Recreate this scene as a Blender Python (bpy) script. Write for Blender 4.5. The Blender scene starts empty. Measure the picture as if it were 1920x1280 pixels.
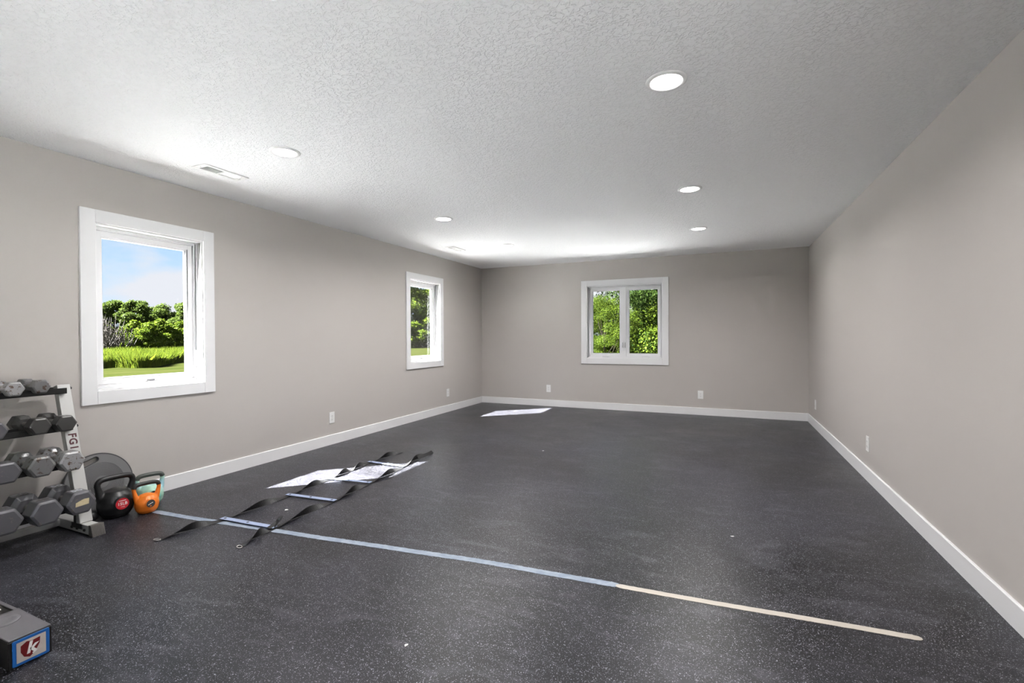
import bpy, bmesh, math, random
import numpy as np
from mathutils import Vector, Matrix, noise
PI = math.pi
random.seed(7)
S = bpy.context.scene
COL = S.collection

# ------------------------------------------------------------------ camera
cam = bpy.data.cameras.new('camera'); camo = bpy.data.objects.new('camera', cam); COL.objects.link(camo)
cam.sensor_width = 36.0; cam.sensor_fit = 'HORIZONTAL'; cam.lens = 893.8 / 1920 * 36
cam.clip_start = 0.05; cam.clip_end = 2000
yaw, pitch, roll = 0.41464, -0.0116, -0.00437
cy, sy = math.cos(yaw), math.sin(yaw)
F = Vector((-sy * math.cos(pitch), cy * math.cos(pitch), math.sin(pitch)))
R0 = Vector((cy, sy, 0)); U0 = R0.cross(F)
R1 = R0 * math.cos(roll) + U0 * math.sin(roll); U1 = -R0 * math.sin(roll) + U0 * math.cos(roll)
m = Matrix(((R1.x, U1.x, -F.x, 4.0219), (R1.y, U1.y, -F.y, -7.7618), (R1.z, U1.z, -F.z, 1.2102), (0, 0, 0, 1)))
camo.matrix_world = m
S.camera = camo

# ------------------------------------------------------------------ view and render settings
vs = S.view_settings
S.display_settings.display_device = 'sRGB'
vs.view_transform = 'Standard'; vs.look = 'None'; vs.gamma = 1.0; vs.use_curve_mapping = False
vs.exposure = 0.34
cyc = S.cycles
cyc.use_denoising = True
cyc.max_bounces = 10; cyc.diffuse_bounces = 8; cyc.glossy_bounces = 4; cyc.transparent_max_bounces = 24
cyc.sample_clamp_indirect = 60.0; cyc.caustics_reflective = False; cyc.caustics_refractive = False

# ------------------------------------------------------------------ sky
def sky():
    w = bpy.data.worlds.new('sky'); S.world = w; w.use_nodes = True
    nt = w.node_tree; N = nt.nodes; Lk = nt.links
    for n in list(N): N.remove(n)
    out = N.new('ShaderNodeOutputWorld'); bg = N.new('ShaderNodeBackground')
    tc = N.new('ShaderNodeTexCoord'); sp = N.new('ShaderNodeSeparateXYZ')
    Lk.new(tc.outputs['Generated'], sp.inputs[0])
    r = N.new('ShaderNodeValToRGB'); e = r.color_ramp.elements
    e[0].position = 0.0; e[0].color = (0.74, 0.84, 0.99, 1)
    e[1].position = 1.0; e[1].color = (0.10, 0.22, 0.62, 1)
    a = e.new(0.10); a.color = (0.58, 0.76, 0.98, 1)
    a = e.new(0.26); a.color = (0.32, 0.56, 0.94, 1)
    Lk.new(sp.outputs['Z'], r.inputs[0])
    mp = N.new('ShaderNodeMapping'); mp.inputs['Scale'].default_value = (1, 1, 2.4); mp.inputs['Location'].default_value = (0.31, 0.10, 0.02)
    Lk.new(tc.outputs['Generated'], mp.inputs[0])
    nz = N.new('ShaderNodeTexNoise'); nz.inputs['Scale'].default_value = 4.6; nz.inputs['Detail'].default_value = 7; nz.inputs['Roughness'].default_value = 0.5
    Lk.new(mp.outputs[0], nz.inputs['Vector'])
    cr = N.new('ShaderNodeValToRGB'); cr.color_ramp.elements[0].position = 0.43; cr.color_ramp.elements[1].position = 0.56
    Lk.new(nz.outputs['Fac'], cr.inputs[0])
    mx = N.new('ShaderNodeMixRGB'); mx.inputs[2].default_value = (0.80, 0.80, 0.88, 1)
    Lk.new(cr.outputs[0], mx.inputs[0]); Lk.new(r.outputs[0], mx.inputs[1])
    Lk.new(mx.outputs[0], bg.inputs[0]); bg.inputs[1].default_value = 0.92
    Lk.new(bg.outputs[0], out.inputs[0])
sky()

# ------------------------------------------------------------------ sun
SUN_DIR = Vector((1.0, 0.885, -1.26)).normalized()
sl = bpy.data.lights.new('sun', 'SUN'); so = bpy.data.objects.new('sun', sl); COL.objects.link(so)
sl.energy = 136.0; sl.color = (1.0, 0.975, 0.955); sl.angle = 0.0093
so.rotation_euler = (-SUN_DIR).to_track_quat('Z', 'Y').to_euler()
so.location = (-20, -25, 30)
LAMP_W = 19.5

# ------------------------------------------------------------------ helpers
class MB:
    def __init__(s): s.v = []; s.f = []; s.mi = []; s.cur = 0; s.smooth = False
    def add(s, vs_, fs):
        o = len(s.v); s.v += [tuple(p) for p in vs_]
        for f in fs: s.f.append(tuple(i + o for i in f)); s.mi.append(s.cur)
        return s
    def box(s, a, b, M=None):
        x0, y0, z0 = a; x1, y1, z1 = b
        v = [Vector(p) for p in ((x0,y0,z0),(x1,y0,z0),(x1,y1,z0),(x0,y1,z0),(x0,y0,z1),(x1,y0,z1),(x1,y1,z1),(x0,y1,z1))]
        if M: v = [M @ p for p in v]
        return s.add(v, [(0,3,2,1),(4,5,6,7),(0,1,5,4),(1,2,6,5),(2,3,7,6),(3,0,4,7)])
    def prism(s, poly, d, M=None):   # poly in xy, extruded from z=0 to d
        n = len(poly)
        v = [Vector((p[0], p[1], 0)) for p in poly] + [Vector((p[0], p[1], d)) for p in poly]
        if M: v = [M @ p for p in v]
        return s.add(v, [tuple(range(n))[::-1], tuple(range(n, 2*n))] + [(i, (i+1) % n, n+(i+1) % n, n+i) for i in range(n)])
    def loft(s, rings, closed=False, caps=True):
        n = len(rings[0]); o = []
        for r in rings: o += list(r)
        fs = []
        k = len(rings)
        for i in range(k if closed else k-1):
            j = (i+1) % k
            for q in range(n):
                q2 = (q+1) % n
                fs.append((i*n+q, i*n+q2, j*n+q2, j*n+q))
        if caps and not closed:
            fs.append(tuple(range(n))[::-1]); fs.append(tuple(range((k-1)*n, k*n)))
        return s.add(o, fs)
    def tube(s, pts, rad, n=12, closed=False, flat=1.0):
        pts = [Vector(p) for p in pts]; k = len(pts); rings = []; pn = None
        for i, p in enumerate(pts):
            a = pts[(i-1) % k] if (i > 0 or closed) else p
            b = pts[(i+1) % k] if (i < k-1 or closed) else p
            t = (b-a).normalized()
            if pn is None:
                pn = t.orthogonal().normalized()
            pn = (pn - t * pn.dot(t)).normalized(); bn = t.cross(pn)
            r = rad[i] if hasattr(rad, '__len__') else rad
            rings.append([p + pn * r * math.cos(2*PI*q/n) + bn * r * flat * math.sin(2*PI*q/n) for q in range(n)])
        return s.loft(rings, closed)
    def lathe(s, prof, n=32, M=None, caps=True):   # prof [(r,z)]
        rings = []
        for r, z in prof:
            ring = [Vector((max(r,1e-5)*math.cos(2*PI*q/n), max(r,1e-5)*math.sin(2*PI*q/n), z)) for q in range(n)]
            if M: ring = [M @ p for p in ring]
            rings.append(ring)
        return s.loft(rings, False, caps)
    def build(s, name, mats, parent=None, smooth=None, bevel=0, seg=2, loc=None, kind=None, recalc=True, ang=35):
        me = bpy.data.meshes.new(name); me.from_pydata(s.v, [], s.f); me.update()
        if recalc:
            bm = bmesh.new(); bm.from_mesh(me); bmesh.ops.remove_doubles(bm, verts=bm.verts, dist=1e-6)
            bmesh.ops.recalc_face_normals(bm, faces=bm.faces); bm.to_mesh(me); bm.free()
        mats = mats if isinstance(mats, (list, tuple)) else [mats]
        for mt in mats: me.materials.append(mt)
        if len(mats) > 1:
            if len(me.polygons) == len(s.mi): me.polygons.foreach_set('material_index', s.mi)
        o = bpy.data.objects.new(name, me); COL.objects.link(o)
        if smooth:
            me.polygons.foreach_set('use_smooth', [True]*len(me.polygons))
        if bevel:
            b = o.modifiers.new('bevel', 'BEVEL'); b.width = bevel; b.segments = seg; b.limit_method = 'ANGLE'; b.angle_limit = math.radians(ang)
            me.polygons.foreach_set('use_smooth', [True]*len(me.polygons))
            b.harden_normals = True
        if parent: o.parent = parent
        if loc: o.location = loc
        if kind: o['kind'] = kind
        return o

def thing(name, label, cat, loc=(0,0,0), rz=0, group=None):
    o = bpy.data.objects.new(name, None); COL.objects.link(o); o.empty_display_size = 0.05
    o.location = loc; o.rotation_euler = (0, 0, rz); tag(o, label, cat, group); return o
def tag(o, label, cat, group=None, kind=None):
    o['label'] = label; o['category'] = cat
    if group: o['group'] = group
    if kind: o['kind'] = kind
    return o
def copy_tree(o, parent=None):
    c = o.copy(); COL.objects.link(c)
    if parent: c.parent = parent
    for ch in list(o.children): copy_tree(ch, c)
    return c
def text_mb(s, size, depth, M, bold=0.0, shear=0.0, space=1.0):
    cu = bpy.data.curves.new('lettering', 'FONT'); cu.body = s; cu.size = size; cu.extrude = depth; cu.offset = bold
    cu.align_x = 'CENTER'; cu.align_y = 'CENTER'; cu.shear = shear; cu.space_character = space; cu.resolution_u = 3
    o = bpy.data.objects.new('lettering', cu); COL.objects.link(o)
    bpy.context.view_layer.update()
    me = bpy.data.meshes.new_from_object(o.evaluated_get(bpy.context.evaluated_depsgraph_get()))
    b = MB(); b.add([M @ v.co for v in me.vertices], [tuple(p.vertices) for p in me.polygons])
    bpy.data.objects.remove(o); bpy.data.curves.remove(cu); bpy.data.meshes.remove(me)
    return b
def basis(o, x, y, z):
    x, y, z = Vector(x), Vector(y), Vector(z)
    return Matrix(((x.x, y.x, z.x, o[0]), (x.y, y.y, z.y, o[1]), (x.z, y.z, z.z, o[2]), (0,0,0,1)))

# ------------------------------------------------------------------ materials
def mat(name, col, rough=0.5, metal=0.0, spec=0.5, **k):
    m_ = bpy.data.materials.new(name); m_.use_nodes = True
    p = m_.node_tree.nodes['Principled BSDF']
    p.inputs['Base Color'].default_value = (*col, 1); p.inputs['Roughness'].default_value = rough
    p.inputs['Metallic'].default_value = metal; p.inputs['Specular IOR Level'].default_value = spec
    for a, b in k.items(): p.inputs[a].default_value = b
    return m_
def nd(m_, t, **k):
    n = m_.node_tree.nodes.new(t)
    for a, b in k.items():
        if a in n.inputs: n.inputs[a].default_value = b
        else: setattr(n, a, b)
    return n
def lk(m_, a, b): m_.node_tree.links.new(a, b)
def pr(m_): return m_.node_tree.nodes['Principled BSDF']
def ramp(m_, fac, stops):
    r = nd(m_, 'ShaderNodeValToRGB'); e = r.color_ramp.elements
    while len(e) > 1: e.remove(e[-1])
    for i, (p, c) in enumerate(stops):
        el = e[0] if i == 0 else e.new(p)
        el.position = p; el.color = (*c, 1) if len(c) == 3 else c
    lk(m_, fac, r.inputs[0]); return r
def bump(m_, h, strength, dist, chain=None):
    b = nd(m_, 'ShaderNodeBump'); b.inputs['Strength'].default_value = strength; b.inputs['Distance'].default_value = dist
    lk(m_, h, b.inputs['Height'])
    if chain: lk(m_, chain.outputs[0], b.inputs['Normal'])
    lk(m_, b.outputs[0], pr(m_).inputs['Normal']); return b
def pos(m_):
    g = nd(m_, 'ShaderNodeNewGeometry'); return g.outputs['Position']
def objc(m_):
    g = nd(m_, 'ShaderNodeTexCoord'); return g.outputs['Object']

# wall paint: warm greige with faint roller stipple
wallm = mat('wall_paint', (0.49, 0.463, 0.437), 0.62, spec=0.3)
n = nd(wallm, 'ShaderNodeTexNoise', Scale=260.0, Detail=3.0); lk(wallm, pos(wallm), n.inputs['Vector'])
bump(wallm, n.outputs['Fac'], 0.12, 0.002)
# ceiling: knockdown texture
ceilm = mat('ceiling_texture', (0.90, 0.90, 0.905), 0.8, spec=0.25)
p_ = pos(ceilm)
n1 = nd(ceilm, 'ShaderNodeTexNoise', Scale=48.0, Detail=4.0, Roughness=0.55, Distortion=0.9); lk(ceilm, p_, n1.inputs['Vector'])
r1 = ramp(ceilm, n1.outputs['Fac'], [(0.40, (0,0,0)), (0.52, (1,1,1))])
n2 = nd(ceilm, 'ShaderNodeTexNoise', Scale=120.0, Detail=2.0); lk(ceilm, p_, n2.inputs['Vector'])
b1 = bump(ceilm, n2.outputs['Fac'], 0.30, 0.003)
bump(ceilm, r1.outputs[0], 0.65, 0.0045, b1)
whitem = mat('white_trim_paint', (0.76, 0.76, 0.765), 0.35, spec=0.4)
vinylm = mat('white_vinyl', (0.74, 0.74, 0.75), 0.30, spec=0.5)
gasketm = mat('grey_gasket', (0.12, 0.12, 0.13), 0.6)
seamm = mat('caulk_seam', (0.42, 0.42, 0.41), 0.7)
platem = mat('white_plastic', (0.80, 0.80, 0.79), 0.3)
slotm = mat('dark_slot', (0.06, 0.06, 0.06), 0.6)
ventm = mat('vent_enamel', (0.80, 0.80, 0.79), 0.4)
ductm = mat('duct_dark', (0.10, 0.10, 0.10), 0.8)
# rubber floor
floorm = mat('speckled_rubber', (0.035, 0.034, 0.037), 0.5, spec=0.32)
p_ = pos(floorm)
def flecks(scale, thr, size, seed):
    mp = nd(floorm, 'ShaderNodeMapping'); mp.inputs['Location'].default_value = (seed, seed*1.7, 0); lk(floorm, p_, mp.inputs[0])
    wn = nd(floorm, 'ShaderNodeTexNoise', Scale=scale*0.9, Detail=1.0); lk(floorm, mp.outputs[0], wn.inputs['Vector'])
    add = nd(floorm, 'ShaderNodeVectorMath', operation='MULTIPLY_ADD'); lk(floorm, wn.outputs['Color'], add.inputs[0])
    add.inputs[1].default_value = (1.6/scale,)*3; lk(floorm, mp.outputs[0], add.inputs[2])
    v = nd(floorm, 'ShaderNodeTexVoronoi', Scale=scale); v.voronoi_dimensions = '2D'; lk(floorm, add.outputs[0], v.inputs['Vector'])
    sc = nd(floorm, 'ShaderNodeSeparateColor'); lk(floorm, v.outputs['Color'], sc.inputs[0])
    a = nd(floorm, 'ShaderNodeMath', operation='GREATER_THAN'); lk(floorm, sc.outputs[0], a.inputs[0]); a.inputs[1].default_value = thr
    b = nd(floorm, 'ShaderNodeMath', operation='LESS_THAN'); lk(floorm, v.outputs['Distance'], b.inputs[0]); b.inputs[1].default_value = size
    c = nd(floorm, 'ShaderNodeMath', operation='MULTIPLY'); lk(floorm, a.outputs[0], c.inputs[0]); lk(floorm, b.outputs[0], c.inputs[1])
    d = nd(floorm, 'ShaderNodeMath', operation='MULTIPLY'); lk(floorm, c.outputs[0], d.inputs[0]); lk(floorm, sc.outputs[1], d.inputs[1])
    return d.outputs[0]
f1 = flecks(200.0, 0.90, 0.33, 3.1); f2 = flecks(360.0, 0.86, 0.36, 9.4); 
mxf = nd(floorm, 'ShaderNodeMath', operation='MAXIMUM'); lk(floorm, f1, mxf.inputs[0]); lk(floorm, f2, mxf.inputs[1])
# dusty scuffs
nb = nd(floorm, 'ShaderNodeTexNoise', Scale=0.9, Detail=6.0, Roughness=0.62, Distortion=0.4); lk(floorm, p_, nb.inputs['Vector'])
rb = ramp(floorm, nb.outputs['Fac'], [(0.42, (0.0055, 0.0054, 0.0074)), (0.64, (0.021, 0.0207, 0.027))])
nc = nd(floorm, 'ShaderNodeTexNoise', Scale=5.0, Detail=8.0, Roughness=0.7, Distortion=1.2)
mps = nd(floorm, 'ShaderNodeMapping'); mps.inputs['Scale'].default_value = (0.55, 1.5, 1); mps.inputs['Rotation'].default_value = (0, 0, 0.5)
lk(floorm, p_, mps.inputs[0]); lk(floorm, mps.outputs[0], nc.inputs['Vector'])
rc = ramp(floorm, nc.outputs['Fac'], [(0.52, (0,0,0)), (0.76, (0.40,0.40,0.40))])
m1 = nd(floorm, 'ShaderNodeMixRGB'); m1.inputs[2].default_value = (0.16, 0.158, 0.185, 1)
lk(floorm, rc.outputs[0], m1.inputs[0]); lk(floorm, rb.outputs[0], m1.inputs[1])
m2 = nd(floorm, 'ShaderNodeMixRGB'); m2.inputs[2].default_value = (0.42, 0.42, 0.48, 1)
lk(floorm, mxf.outputs[0], m2.inputs[0]); lk(floorm, m1.outputs[0], m2.inputs[1]); lk(floorm, m2.outputs[0], pr(floorm).inputs['Base Color'])
rr = ramp(floorm, nb.outputs['Fac'], [(0.35, (0.28,)*3), (0.7, (0.42,)*3)]); lk(floorm, rr.outputs[0], pr(floorm).inputs['Roughness'])
nf = nd(floorm, 'ShaderNodeTexNoise', Scale=420.0, Detail=2.0); lk(floorm, p_, nf.inputs['Vector'])
bump(floorm, nf.outputs['Fac'], 0.35, 0.0015)

def glass_material():
    g = bpy.data.materials.new('window_glass'); g.use_nodes = True; nt = g.node_tree
    for q in list(nt.nodes): nt.nodes.remove(q)
    o = nt.nodes.new('ShaderNodeOutputMaterial'); t = nt.nodes.new('ShaderNodeBsdfTransparent'); t.inputs[0].default_value = (0.95, 0.965, 0.955, 1)
    gl = nt.nodes.new('ShaderNodeBsdfGlossy'); gl.inputs['Roughness'].default_value = 0.12
    fr = nt.nodes.new('ShaderNodeFresnel'); fr.inputs[0].default_value = 1.45
    mx = nt.nodes.new('ShaderNodeMixShader'); sc = nt.nodes.new('ShaderNodeMath'); sc.operation = 'MULTIPLY'; sc.inputs[1].default_value = 0.15
    nt.links.new(fr.outputs[0], sc.inputs[0]); nt.links.new(sc.outputs[0], mx.inputs[0])
    nt.links.new(t.outputs[0], mx.inputs[1]); nt.links.new(gl.outputs[0], mx.inputs[2]); nt.links.new(mx.outputs[0], o.inputs[0])
    return g
glassm = glass_material()

def emis(name, col, s):
    e = bpy.data.materials.new(name); e.use_nodes = True; nt = e.node_tree
    for q in list(nt.nodes): nt.nodes.remove(q)
    o = nt.nodes.new('ShaderNodeOutputMaterial'); t = nt.nodes.new('ShaderNodeEmission'); t.inputs[0].default_value = (*col, 1); t.inputs[1].default_value = s
    nt.links.new(t.outputs[0], o.inputs[0]); return e
lensm = emis('led_lens', (1.0, 0.98, 0.95), 14.0)

def chipped(name, base, chip, amt, rough=0.4, scale=30, metal=0.0):
    c = mat(name, base, rough, metal or 0.3)
    n_ = nd(c, 'ShaderNodeTexNoise', Scale=scale, Detail=6.0, Roughness=0.65, Distortion=0.5); lk(c, pos(c), n_.inputs['Vector'])
    r_ = ramp(c, n_.outputs['Fac'], [(amt, base), (amt + 0.02, chip)]); lk(c, r_.outputs[0], pr(c).inputs['Base Color'])
    b_ = nd(c, 'ShaderNodeTexNoise', Scale=scale*9, Detail=2.0); lk(c, pos(c), b_.inputs['Vector'])
    bump(c, b_.outputs['Fac'], 0.15, 0.001)
    return c
hex_chip = chipped('chipped_grey_enamel', (0.19, 0.19, 0.192), (0.09, 0.065, 0.05), 0.58, 0.35, 38)
hex_white = chipped('mottled_grey_enamel', (0.34, 0.34, 0.345), (0.12, 0.085, 0.06), 0.56, 0.35, 45)
hex_dark = chipped('dark_grey_enamel', (0.068, 0.066, 0.064), (0.12, 0.095, 0.07), 0.66, 0.35, 28)
hex_mid = chipped('worn_grey_enamel', (0.135, 0.134, 0.145), (0.20, 0.175, 0.17), 0.62, 0.33, 35)
handle_m = mat('handle_steel', (0.30, 0.28, 0.26), 0.4, 0.7)
numb_m = mat('raised_number_metal', (0.60, 0.62, 0.68), 0.35, 0.3)
numd_m = mat('raised_number_dark', (0.10, 0.09, 0.09), 0.45)
label_m = chipped('torn_paper_label', (0.66, 0.56, 0.36), (0.55, 0.43, 0.25), 0.60, 0.7, 60)
steel_m = mat('silver_painted_steel', (0.50, 0.50, 0.485), 0.42, 0.25)
n = nd(steel_m, 'ShaderNodeTexNoise', Scale=300.0, Detail=2.0); lk(steel_m, pos(steel_m), n.inputs['Vector']); bump(steel_m, n.outputs['Fac'], 0.1, 0.001)
blackm = mat('black_steel', (0.012, 0.012, 0.012), 0.35)
capm = mat('ribbed_cap_plastic', (0.12, 0.108, 0.10), 0.5)
darkred = mat('dark_red_ink', (0.085, 0.018, 0.025), 0.5)
kb_black = mat('black_vinyl', (0.014, 0.014, 0.015), 0.36)
kb_orange = mat('orange_vinyl', (0.80, 0.20, 0.018), 0.38)
kb_mint = mat('mint_vinyl', (0.34, 0.62, 0.50), 0.4)
n = nd(kb_mint, 'ShaderNodeTexNoise', Scale=9.0, Detail=3.0); lk(kb_mint, pos(kb_mint), n.inputs['Vector'])
r_ = ramp(kb_mint, n.outputs['Fac'], [(0.35, (0.20, 0.48, 0.38)), (0.5, (0.42, 0.66, 0.52)), (0.65, (0.36, 0.60, 0.66))]); lk(kb_mint, r_.outputs[0], pr(kb_mint).inputs['Base Color'])
grip_m = mat('black_rubber_grip', (0.03, 0.03, 0.03), 0.45)
grip_g = mat('grey_rubber_grip', (0.07, 0.08, 0.07), 0.45)
red_m = mat('red_sticker', (0.55, 0.02, 0.03), 0.4)
ink_w = mat('white_print', (0.80, 0.78, 0.75), 0.5)
disc_m = mat('grey_plastic', (0.16, 0.16, 0.162), 0.42)
ridge_m = mat('tread_grey', (0.085, 0.085, 0.09), 0.4)
rim_m = mat('dark_rubber_rim', (0.045, 0.045, 0.047), 0.5)
strapm = mat('black_webbing', (0.012, 0.012, 0.013), 0.5)
n = nd(strapm, 'ShaderNodeTexNoise', Scale=500.0, Detail=1.0); lk(strapm, pos(strapm), n.inputs['Vector']); bump(strapm, n.outputs['Fac'], 0.3, 0.001)
rungm = mat('slate_blue_plastic', (0.30, 0.36, 0.52), 0.38)
ringm = mat('bright_ring_metal', (0.72, 0.70, 0.68), 0.25, 0.9)
tape_b = mat('faded_blue_tape', (0.36, 0.42, 0.50), 0.55)
n = nd(tape_b, 'ShaderNodeTexNoise', Scale=14.0, Detail=6.0, Roughness=0.65); lk(tape_b, pos(tape_b), n.inputs['Vector'])
r_ = ramp(tape_b, n.outputs['Fac'], [(0.40, (0.20, 0.25, 0.32)), (0.62, (0.30, 0.345, 0.41))]); lk(tape_b, r_.outputs[0], pr(tape_b).inputs['Base Color'])
tape_c = mat('cream_tape', (0.47, 0.43, 0.375), 0.6)
debris_w = mat('white_scrap', (0.75, 0.75, 0.73), 0.7)
blk_top = mat('grey_shell_plastic', (0.14, 0.135, 0.145), 0.5)
n = nd(blk_top, 'ShaderNodeTexNoise', Scale=600.0, Detail=1.0); lk(blk_top, pos(blk_top), n.inputs['Vector']); bump(blk_top, n.outputs['Fac'], 0.15, 0.001)
blk_side = mat('black_shell_plastic', (0.014, 0.013, 0.012), 0.4)
blue_m = mat('blue_frame', (0.015, 0.12, 0.40), 0.4)
stick_m = chipped('worn_white_sticker', (0.62, 0.55, 0.50), (0.30, 0.24, 0.2), 0.66, 0.45, 40)
shield_m = mat('deep_red_print', (0.16, 0.008, 0.01), 0.45)

# ------------------------------------------------------------------ room shell
W, H, RY = 5.134, 2.44, -10.4
T = 0.16
def holed(name, mp, u0, u1, z0, z1, holes, d, m_):
    """slab with openings; mp(u, depth, z)"""
    us = sorted({u0, u1, *[h[0] for h in holes], *[h[1] for h in holes]}); zs = sorted({z0, z1, *[h[2] for h in holes], *[h[3] for h in holes]})
    solid = lambda i, j: 0 <= i < len(us)-1 and 0 <= j < len(zs)-1 and not any(h[0] <= (us[i]+us[i+1])/2 <= h[1] and h[2] <= (zs[j]+zs[j+1])/2 <= h[3] for h in holes)
    b = MB()
    for i in range(len(us)-1):
        for j in range(len(zs)-1):
            if not solid(i, j): continue
            a, c, e, g = us[i], us[i+1], zs[j], zs[j+1]
            for dd in (0, d): b.add([mp(a,dd,e), mp(c,dd,e), mp(c,dd,g), mp(a,dd,g)], [(0,1,2,3)])
            for (di, dj, p, q) in ((-1,0,(a,e),(a,g)),(1,0,(c,e),(c,g)),(0,-1,(a,e),(c,e)),(0,1,(a,g),(c,g))):
                if not solid(i+di, j+dj): b.add([mp(p[0],0,p[1]), mp(q[0],0,q[1]), mp(q[0],d,q[1]), mp(p[0],d,p[1])], [(0,1,2,3)])
    return b.build(name, m_, kind='structure')
mpL = lambda u, v, z: (-v, u, z)
mpB = lambda u, v, z: (u, v, z)
CW = 0.09
WIN = [('window_1', mpL, -5.967, -5.028, 0.743, 2.108, 1), ('window_2', mpL, -2.288, -1.331, 0.748, 2.113, 1), ('window_3', mpB, 1.874, 3.266, 0.745, 2.118, 2), ('added_window_4', mpL, -9.65, -8.70, 0.743, 2.108, 1)]  # the last window is unseen, added to brighten the near ceiling
hole = lambda w: (w[2]+CW, w[3]-CW, w[4]+CW, w[5]-CW)
holed('wall_left', mpL, RY, 0, 0, H, [hole(WIN[0]), hole(WIN[1]), hole(WIN[3])], T, wallm)
holed('wall_back', mpB, -T, W+T, 0, H, [hole(WIN[2])], T, wallm)
mpR = lambda u, v, z: (W+v, u, z)
DX0, DX1, DZ = -9.9, -7.7, 2.08
holed('wall_right', mpR, RY, 0, 0, H, [(DX0, DX1, 0, DZ)], T, wallm)
mpF = lambda u, v, z: (u, RY-v, z)
holed('wall_front', mpF, -T, W+T, 0, H, [], T, wallm)
MB().box((-T, RY-T, -0.18), (W+T, T, 0)).build('floor', floorm, kind='structure')
VENTS = [(0.606, -5.367, 0.142, 0.345), (0.602, -1.950, 0.142, 0.345)]
holed('ceiling', lambda u, v, z: (u, z, H+v), -T, W+T, RY-T, T, [(x-0.045, x+0.045, y-0.135, y+0.135) for x, y, a, c in VENTS], 0.25, ceilm)
BH, BT = 0.11, 0.013
def baseboard(name, poly, M):
    return MB().prism(poly, 1.0, M).build(name, whitem, kind='structure')
prof = [(0,0),(BT,0),(BT,BH-0.004),(BT-0.004,BH),(0,BH)]
def base_run(name, o, x, y, length):
    M = basis(o, x, (0,0,1), y) @ Matrix.Diagonal((1, 1, length, 1))
    return baseboard(name, prof, M)
base_run('baseboard_left', (0, RY, 0), (1,0,0), (0,1,0), -RY)
base_run('baseboard_back', (0, 0, 0), (0,-1,0), (1,0,0), W)
base_run('baseboard_right', (W, DX1+0.09, 0), (-1,0,0), (0,1,0), -DX1-0.09)
base_run('baseboard_front', (0, RY, 0), (0,1,0), (1,0,0), W)

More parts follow.
